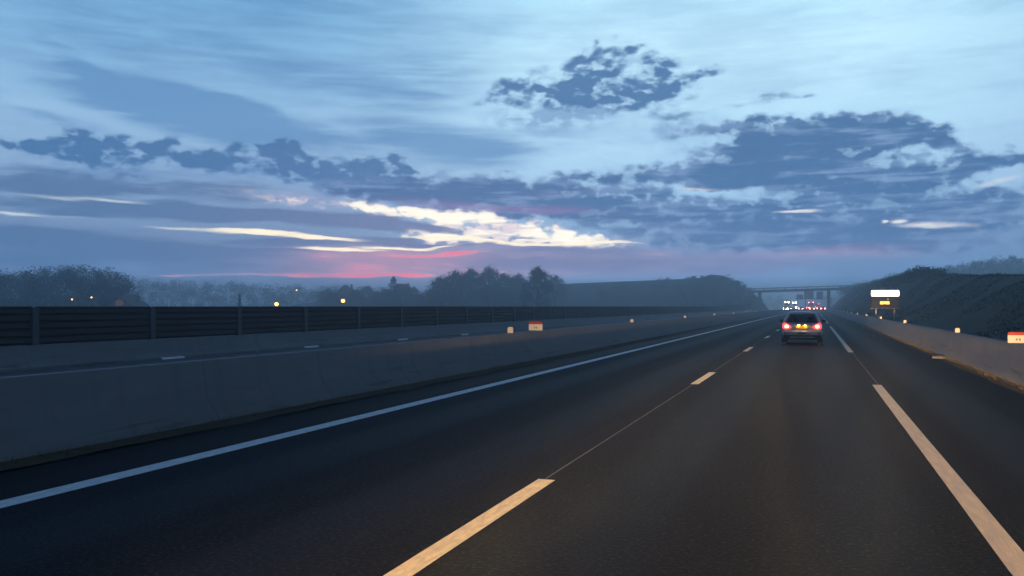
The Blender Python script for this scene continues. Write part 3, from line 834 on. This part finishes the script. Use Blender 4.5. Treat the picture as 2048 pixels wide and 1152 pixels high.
def make_lorry(px, z, label, towards):
    p = at(px, HY, z)
    r = thing('lorry', (p.x, p.y, 0), label, 'lorry', 'lorries in the distant traffic', math.pi if towards else 0)
    MB().box(-1.25, 1.25, -5., 3., 1.0, 3.75).build('cargo_box', M['trailer'], r, bevel=.05)
    MB().loft([[(-1.2, y, z0), (1.2, y, z0), (1.2, y, z1), (-1.2, y, z1)] for y, z0, z1 in ((3.2, .6, 3.4), (4.6, .6, 3.3), (5.2, .6, 2.2), (5.3, .6, 1.9))]).build('cab', M['white_car'], r, bevel=.05)
    MB().box(-1.05, 1.05, 5.02, 5.14, 2.15, 2.95).build('windscreen', M['window_dark'], r)
    MB().box(-.5, .5, -4.8, 3.3, .6, .98).build('chassis', M['dark'], r)
    for y in (-4., -2.8, 4.2):
        for s in (-1, 1):
            MB().bar((s * .85, y, .5), (s * 1.2, y, .5), .5, .5, 16).build('wheel', M['rubber'], r)
    if towards:
        for s in (-1, 1):
            MB().bar((s * .85, 5.31, .9), (s * .85, 5.36, .9), .27, .24, 12).build('headlight', M['head'], r)
            MB().bar((s * .75, 4.4, 3.56), (s * .75, 4.5, 3.56), .24, .22, 12).build('roof_lamp', M['marker_white'], r)
    else:
        for s in (-1, 1):
            MB().box(s * .95 - .22, s * .95 + .22, -5.06, -5.01, .9, 1.1).build('tail_light', M['far_tail'], r)
            MB().box(s * .95 - .18, s * .95 + .18, -5.06, -5.01, 3.45, 3.6).build('marker_light', M['far_tail'], r)
    return r
make_lorry(1574.5, 402, 'oncoming lorry with two bright roof lamps, the nearer left one', True)
make_lorry(1589.5, 470, 'oncoming lorry with bright roof lamps, the farther one nearer the median', True)
make_lorry(1622, 430, 'lorry driving away with red marker lights high on its box', False)
make_lorry(1635, 640, 'farthest lorry driving away under the gantry, small red lights', False)

# ------------------------------------------------------------------ trees
def crown_mesh(name, h, r, n, leaf, seed, m, squash=1., base=.25):
    rr = random.Random(seed)
    b = MB()
    clumps = []
    for i in range(max(10, n // 70)):
        a, t = rr.random() * 6.28, rr.random()
        z = base + (1 - base) * (t ** .8)
        rad = math.sin(math.pi * min(1, (z - base) / (1 - base) * .8 + .2)) ** .7 * r * rr.uniform(.45, 1.)
        clumps.append((rad * math.cos(a), rad * math.sin(a), z * h * .93, rr.uniform(.14, .3) * r))
    for i in range(n):
        cx, cy, cz, cr = rr.choice(clumps)
        d = Vector((rr.gauss(0, 1), rr.gauss(0, 1), rr.gauss(0, 1))).normalized() * cr * rr.random() ** .5 * 1.25
        b.tuft((cx + d.x, cy + d.y, cz + d.z * squash), leaf * rr.uniform(.5, 1.3))
    return b.mesh(name, m), clumps

def trunk_mesh(h, r, clumps, seed):
    rr = random.Random(seed)
    b = MB()
    b.bar((0, 0, -.6), (.1, 0, h * .35), r, r * .7, 8)
    b.bar((.1, 0, h * .35), (0, .1, h * .75), r * .7, r * .2, 7)
    for cx, cy, cz, cr in clumps[:26]:
        z0 = min(cz * .7, h * rr.uniform(.22, .6))
        b.bar((.05, 0, z0), (cx, cy, cz), r * .32, r * .05, 5)
    return b.mesh('trunk', M['bark'])

KINDS = []
for i, (h, rad, n) in enumerate(((14., 5.6, 9500), (15., 4.8, 8500), (12., 5.2, 8000))):
    cm, cl = crown_mesh('crown', h, rad, n, .2, 20 + i, M['leaf'])
    KINDS.append((cm, trunk_mesh(h, .34, cl, i), h))

def tree(px, ytop, z, kind, label, group=None, wide=1.):
    p = at(px, ytop, z)
    g0 = height(p.x, p.y)
    cm, tm, h = KINDS[kind]
    s = (p.z - g0) / h
    r = thing('tree', (p.x, p.y, g0), label, 'tree', group, rnd.random() * 6.28)
    r.scale = (s * wide, s * wide, s)
    for nm, me in (('trunk', tm), ('crown', cm)):
        o = bpy.data.objects.new(nm, me)
        C.objects.link(o)
        o.parent = r
    return r
GC = 'trees of the misty clump behind the screen'
tree(884, 551, 255, 2, 'leftmost low tree of the misty clump beyond the screen', GC, 1.0)
tree(912, 541, 262, 0, 'second tree of the misty clump, its rounded top just left of the highest', GC, 1.0)
tree(942, 535, 268, 1, 'tall middle tree of the misty clump, left of the twin tops', GC, 1.1)
tree(978, 534, 264, 0, 'tall broad tree in the misty clump, right of its middle', GC, 1.0)
tree(1010, 545, 275, 2, 'lower pale tree between the misty clump and the single dark tree', GC, 1.0)
tree(1037, 548, 282, 0, 'pale tree touching the left side of the dark tree', GC, .9)
tree(1075, 531, 215, 1, 'single darker tree standing at the right end of the misty clump', None, .95)
tree(1108, 549, 300, 2, 'faint misty tree right of the dark tree at the mound foot', GC, 1.)
tree(832, 588, 270, 2, 'low bush like tree left of the misty clump', GC, 1.3)
tree(858, 596, 262, 2, 'small low tree at the left foot of the misty clump', GC, 1.4)
tree(668, 583, 285, 2, 'bush like tree hiding the left wall of the house by the street lamp', None, 1.2)
tree(712, 579, 288, 0, 'round tree right of the house by the street lamp', None, 1.1)
tree(772, 577, 285, 2, 'round tree left of the spruce hiding the gabled house', None, 1.2)
tree(812, 571, 288, 1, 'tree standing in front of the gabled house right of the spruce', None, 1.2)
tree(735, 572, 330, 0, 'hazy tree between the two gabled houses', None, 1.2)
tree(655, 577, 330, 2, 'hazy tree left of the house with the street lamp', None, 1.2)
tree(828, 572, 320, 1, 'thin hazy tree right of the gabled house with the conifer', None, .8)

def conifer(px, ytop, z, r0, label, n=2600):
    p = at(px, ytop, z)
    g0 = height(p.x, p.y)
    h = p.z - g0
    r = thing('conifer_tree', (p.x, p.y, g0), label, 'tree')
    b = MB()
    for i in range(n):
        t = rnd.random() ** .75
        a = rnd.random() * 6.28
        rad = r0 * (1 - t) ** .6 * math.sqrt(rnd.random()) * (.75 + .25 * math.sin(t * 55))
        b.tuft((rad * math.cos(a), rad * math.sin(a), h * (.06 + .94 * t) - rad * .25), .2)
    b.build('crown', M['conifer'], r)
    MB().bar((0, 0, -.4), (0, 0, h * .9), .16, .03, 6).build('trunk', M['bark'], r)
conifer(787, 553, 262, 5.5, 'pointed spruce rising behind the gabled house roof')
conifer(479, 588, 200, 1.0, 'narrow dark cypress just above the screen left of the street lamps', 1500)

def wood(name, spots, label, leaf, m, per, cat='wood', low=.12):
    b = MB()
    for x, y, g0, h, w in spots:
        cl = []
        for k in range(9):
            a = rnd.random() * 6.28
            cl.append((x + w * .6 * math.cos(a), y + w * .6 * math.sin(a), g0 + h * (low + (.86 - low) * rnd.random()), w * rnd.uniform(.35, .62)))
        for i in range(per):
            cx, cy, cz, cr = rnd.choice(cl)
            d = Vector((rnd.gauss(0, 1), rnd.gauss(0, 1), rnd.gauss(0, 1))).normalized() * cr * rnd.random() ** .45
            b.tuft((cx + d.x, cy + d.y, min(cz + d.z, g0 + h)), leaf * rnd.uniform(.6, 1.3))
        b.bar((x, y, g0 - .4), (x, y, g0 + h * .45), .12, .05, 5)
    return tag(b.build(name, m), label, cat, kind='stuff')
TOPS = [(-260, 540), (-100, 532), (0, 530), (40, 529), (90, 521), (140, 521), (180, 520), (215, 524), (240, 535), (252, 552), (300, 560)]
sp = []
for i in range(96):
    px = -190 + 445 * (i + rnd.random()) / 96
    z = rnd.uniform(185, 225)
    p = at(px, interp(px, TOPS) + rnd.uniform(-1, 4) + (rnd.random() < .3) * 9, z)
    g0 = height(p.x, p.y)
    sp.append((p.x, p.y, g0, p.z - g0, rnd.uniform(3.2, 4.4)))
wood('woodland', sp, 'dark wood of bare trees rising at the left edge beyond the screen', .22, M['leaf'], 1150)
TOPS = [(240, 550), (300, 552), (400, 556), (500, 561), (600, 566), (700, 570), (830, 580), (950, 590), (1100, 590)]
sp = []
for i in range(110):
    px = 200 + 720 * (i + rnd.random()) / 110
    z = rnd.uniform(410, 470)
    p = at(px, interp(px, TOPS) + rnd.uniform(-1.5, 4), z)
    g0 = height(p.x, p.y)
    sp.append((p.x, p.y, g0, p.z - g0, rnd.uniform(4.5, 7)))
wood('woodland', sp, 'long even line of misty forest along the left horizon', .38, M['leaf'], 480)
# wood on the far hill to the right
TOPS = [(1650, 579), (1700, 573), (1728, 564), (1740, 560), (1765, 560), (1790, 548), (1830, 540), (1880, 531), (1930, 524), (1980, 514), (2030, 509), (2060, 512), (2200, 505)]
sp = []
for i in range(120):
    px = 1690 + 470 * (i + rnd.random()) / 120
    z = rnd.uniform(350, 420)
    p = at(px, interp(px, TOPS) + rnd.uniform(-1, 7), z)
    g0 = height(p.x, p.y)
    if p.z - g0 > 1.5:
        sp.append((p.x, p.y, g0, p.z - g0, rnd.uniform(3.2, 5.)))
wood('woodland', sp, 'hazy wood along the top of the right hill', .3, M['leaf'], 520)
# trees closing the view under the bridge
sp = []
for i in range(46):
    px = 1500 + 250 * (i + rnd.random()) / 46
    z = rnd.uniform(760, 860)
    p = at(px, rnd.uniform(589, 597), z)
    if -24 < p.x < 9:
        continue
    g0 = height(p.x, p.y)
    sp.append((p.x, p.y, g0, p.z - g0, rnd.uniform(6, 9)))
wood('woodland', sp, 'faint misty trees closing the view beyond the bridge', .6, M['leaf'], 330)

# scrub on the cutting to the right
b = MB()
for i in range(60000):
    y = 14 + 330 * rnd.random() ** 1.25
    x = rnd.uniform(6.2, 19)
    c = mnoise.noise(Vector((x * .22, y * .12, 9.)))
    if c < -.12:
        continue
    g0 = height(x, y)
    hh = (.05 + max(0, c) * .55) * rnd.random()
    b.tuft((x, y, g0 + hh), rnd.uniform(.035, .08) * (1 + y / 200), .3)
for i in range(90):
    y = 120 + 230 * rnd.random()
    x = rnd.uniform(11.5, 16.5)
    g0 = height(x, y)
    w, hh = rnd.uniform(.8, 1.7), rnd.uniform(.5, 1.2)
    for k in range(170):
        d = Vector((rnd.gauss(0, 1), rnd.gauss(0, 1), rnd.gauss(0, 1))).normalized() * w * rnd.random() ** .5
        b.tuft((x + d.x, y + d.y, g0 + max(0, hh * .6 + d.z * hh * .6)), .15)
tag(b.build('scrub', M['scrub']), 'dark low scrub covering the cutting slope on the right', 'scrub', kind='stuff')
# brown scrub before the mound on the left
b = MB()
sp = []
for i in range(150):
    px = rnd.choice((rnd.uniform(1290, 1525), rnd.uniform(1330, 1520), rnd.uniform(1195, 1255), rnd.uniform(1380, 1470)))
    z = rnd.uniform(228, 318)
    p = at(px, 600, z)
    p.x = min(p.x, -20.6)
    g0 = height(p.x, p.y)
    sp.append((p.x, p.y, g0, rnd.uniform(1.8, 4.6), rnd.uniform(1.6, 3.)))
wood('scrub', sp, 'brown bushes massed at the foot of the left mound', .15, M['hedge'], 520, 'scrub')
sp = []
for i in range(70):
    x = rnd.choice((rnd.uniform(-48, -22), rnd.uniform(-44, -32), rnd.uniform(-38, -19.5)))
    y = rnd.uniform(318, 352)
    g0 = height(x, y)
    sp.append((x, y, g0, rnd.uniform(.5, 1.3), rnd.uniform(.9, 1.8)))
wood('scrub', sp, 'short bushes on the crest and flank of the left mound', .13, M['hedge'], 260, 'scrub')

# ------------------------------------------------------------------ houses and lamps in the mist
def house(px, yridge, z, w, label, lit=None, rz=.3):
    p = at(px, yridge, z)
    g0 = height(p.x, p.y) - .2
    H = p.z - g0
    e = H * .58
    r = thing('house', (p.x, p.y, g0), label, 'house', None, YAW + rz)
    d = w * .8
    MB().prism([(-w / 2, 0), (w / 2, 0), (w / 2, e), (0, H - .25), (-w / 2, e)], -d / 2, d / 2).build('wall', M['plaster'], r)
    b = MB()
    for s in (-1, 1):
        b.prism([(0, H - .18), (0, H + .06), (s * (w / 2 + .5), e - .28 + .06), (s * (w / 2 + .5), e - .28 - .16)], -d / 2 - .4, d / 2 + .4)
    rf_ = b.build('roof', M['tiles'], r)
    MB().box(w * .2, w * .2 + .6, -.3, .3, H * .75, H + .25).build('chimney', M['plaster'], rf_)
    for x, zz_ in ((-w * .25, e * .62), (w * .25, e * .62)):
        MB().box(x - .55, x + .55, -d / 2 - .03, -d / 2 + .1, zz_ - .7, zz_ + .7).build('window', M['window_dark'], r)
    if lit:
        x0, x1, z0, z1 = lit
        MB().box(x0, x1, -d / 2 - .05, -d / 2 - .031, z0, z1).build('lit_window', M['warm_window'], r)
house(690, 570, 300, 10, 'misty gabled house right above the brightest street lamp')
house(806, 568, 300, 9, 'misty gabled house beside the pointed spruce', rz=-.4)
house(755, 583, 290, 12, 'low hazy house between the two taller gabled houses', rz=.1)
p = at(255, 606, 172)
house(255, 594, 172, 9, 'low house behind the screen with a dim orange glowing window', lit=(-.8, .8, p.z - height(p.x, p.y) - .35, p.z - height(p.x, p.y) + .75), rz=0.)

def street_lamp(px, py, z, label, r0=.16):
    p = at(px, py, z)
    g0 = height(p.x, p.y)
    r = thing('street_lamp', (p.x, p.y, g0), label, 'street lamp', 'lit street lamps in the misty village')
    H = p.z - g0
    b = MB().bar((0, .9, -.3), (0, .9, H + .1), .07, .05, 8)
    b.bar((0, .9, H + .1), (0, .1, H + .24), .04, .035, 6)
    b.build('pole', M['steel'], r)
    MB().loft([[(x * w, y_, H + zz_) for x, y_ in ((-1, -.35), (1, -.35), (1, .3), (-1, .3))] for w, zz_ in ((.18, .14), (.12, .26))]).build('hood', M['steel'], r)
    ring = [[(r0 * math.sin(math.pi * i / 6) * math.cos(a), r0 * math.sin(math.pi * i / 6) * math.sin(a), H + .13 - .0 - r0 * .8 * math.sin(0) - r0 * (1 - math.cos(math.pi * i / 6)) * .9) for a in [k * math.pi / 5 for k in range(10)]] for i in (.4, 1, 2, 3, 4, 5, 5.6)]
    MB().loft(ring).build('lantern', M['street'], r, smooth=True)
street_lamp(553, 606, 190, 'bright orange street lamp left of centre just above the screen', .42)
street_lamp(686, 599.5, 190, 'bright orange street lamp in front of the gabled house', .42)
street_lamp(593, 580, 300, 'small dim street lamp higher up between the two bright lamps', .22)
street_lamp(144, 599, 165, 'small pale street lamp, left one of the pair below the dark wood', .13)
street_lamp(183, 595, 165, 'small pale street lamp, right one of the pair below the dark wood', .13)

# ------------------------------------------------------------------ mist
hz = MB().box(-1380, 1380, -95, 1530, -6., HAZE_TOP)
m = bpy.data.materials.new('mist')
m.use_nodes = True
m.node_tree.nodes.clear()
g = Graph(m.node_tree)
pv = g.n('ShaderNodeVolumePrincipled', {'Color': (.74, .89, 1., 1), 'Density': HAZE, 'Anisotropy': .72})
out = g.n('ShaderNodeOutputMaterial')
m.node_tree.links.new(pv.outputs[0], out.inputs['Volume'])
o = tag(hz.build('haze', m), 'thin bluish evening mist over the fields and road', 'mist', kind='stuff')
o.display_type = 'WIRE'
m.volume_intersection_method = 'FAST' if hasattr(m, 'volume_intersection_method') else None

# ------------------------------------------------------------------ light
sun = bpy.data.lights.new('sun', 'SUN')
sun.energy, sun.angle, sun.color = SUN, R(12), (1, .72, .5)
so = bpy.data.objects.new('sun', sun)
C.objects.link(so)
saz, sel = az_el(840, 560)
so.rotation_euler = (R(90 - 2), 0, R(180 - saz))     # low light from the sunset side

# dipped headlamps of the car the picture is taken from: bright just under the cut-off, kicked up at the kerb side
def headlamp(x):
    l = bpy.data.lights.new('headlamp', 'SPOT')
    l.energy, l.color, l.spot_size, l.spot_blend, l.shadow_soft_size = 1., (1., .60, .25), R(120), .4, .07
    l.use_nodes = True
    nt = l.node_tree
    nt.nodes.clear()
    g = Graph(nt)
    inc = g.n('ShaderNodeNewGeometry').outputs['Incoming']
    s = g.n('ShaderNodeSeparateXYZ', [inc]).outputs
    down = g.math('MULTIPLY', s[2], HSIGN * 57.3)          # degrees below the lamp
    side = g.math('MULTIPLY', s[0], -HSIGN * 57.3)         # degrees to the right
    d1 = g.math('MAXIMUM', down, .8)
    q = g.math('DIVIDE', g.math('MULTIPLY', side, .64), d1)    # where that ray would meet the road, metres to the right
    low = g.math('MULTIPLY', g.math('POWER', d1, -2.8), g.smooth(down, .9, 1.6))
    low = g.math('MULTIPLY', low, g.math('MULTIPLY', g.smooth(q, 4.5, 1.7), g.smooth(q, -3.7, -1.7)))
    low = g.math('MULTIPLY', low, LOW)
    ab = g.math('MAXIMUM', g.math('ABSOLUTE', side), 1.9)
    up = g.math('MULTIPLY', g.math('POWER', ab, -2.), g.smooth(g.math('ABSOLUTE', side), 2.5, 3.5))
    up = g.math('MULTIPLY', up, g.math('MULTIPLY', g.math('MULTIPLY', g.smooth(down, -2., -.8), g.smooth(down, .25, -.05)), g.smooth(side, -31., -20.)))
    up = g.math('MULTIPLY', up, g.smooth(side, -3., 3., UPL, UPR))
    kerb = g.math('MULTIPLY', g.math('POWER', g.math('MAXIMUM', side, 3.), -3.), g.math('MULTIPLY', g.math('MULTIPLY', g.smooth(side, 2.6, 3.6), g.smooth(q, 2.9, 3.9)), g.smooth(down, -.2, .2)))
    up = g.math('MULTIPLY_ADD', kerb, KERB, up)
    e = g.n('ShaderNodeEmission', [(1, 1, 1, 1), g.math('ADD', low, up)])
    out = g.n('ShaderNodeOutputLight', [e.outputs[0]])
    o = bpy.data.objects.new('headlamp', l)
    C.objects.link(o)
    o.location = (x, 1.7, .64)
    o.rotation_euler = (R(88), 0, 0)
for x in (-1.15, .05):
    headlamp(x)

sc.cycles.use_denoising = True
sc.cycles.max_bounces = 6
sc.cycles.diffuse_bounces = 2
sc.cycles.glossy_bounces = 2
sc.cycles.transmission_bounces = 2
sc.cycles.transparent_max_bounces = 12
sc.cycles.volume_bounces = 1
sc.cycles.sample_clamp_indirect = 4.
sc.cycles.use_adaptive_sampling = True
sc.cycles.adaptive_threshold = .02
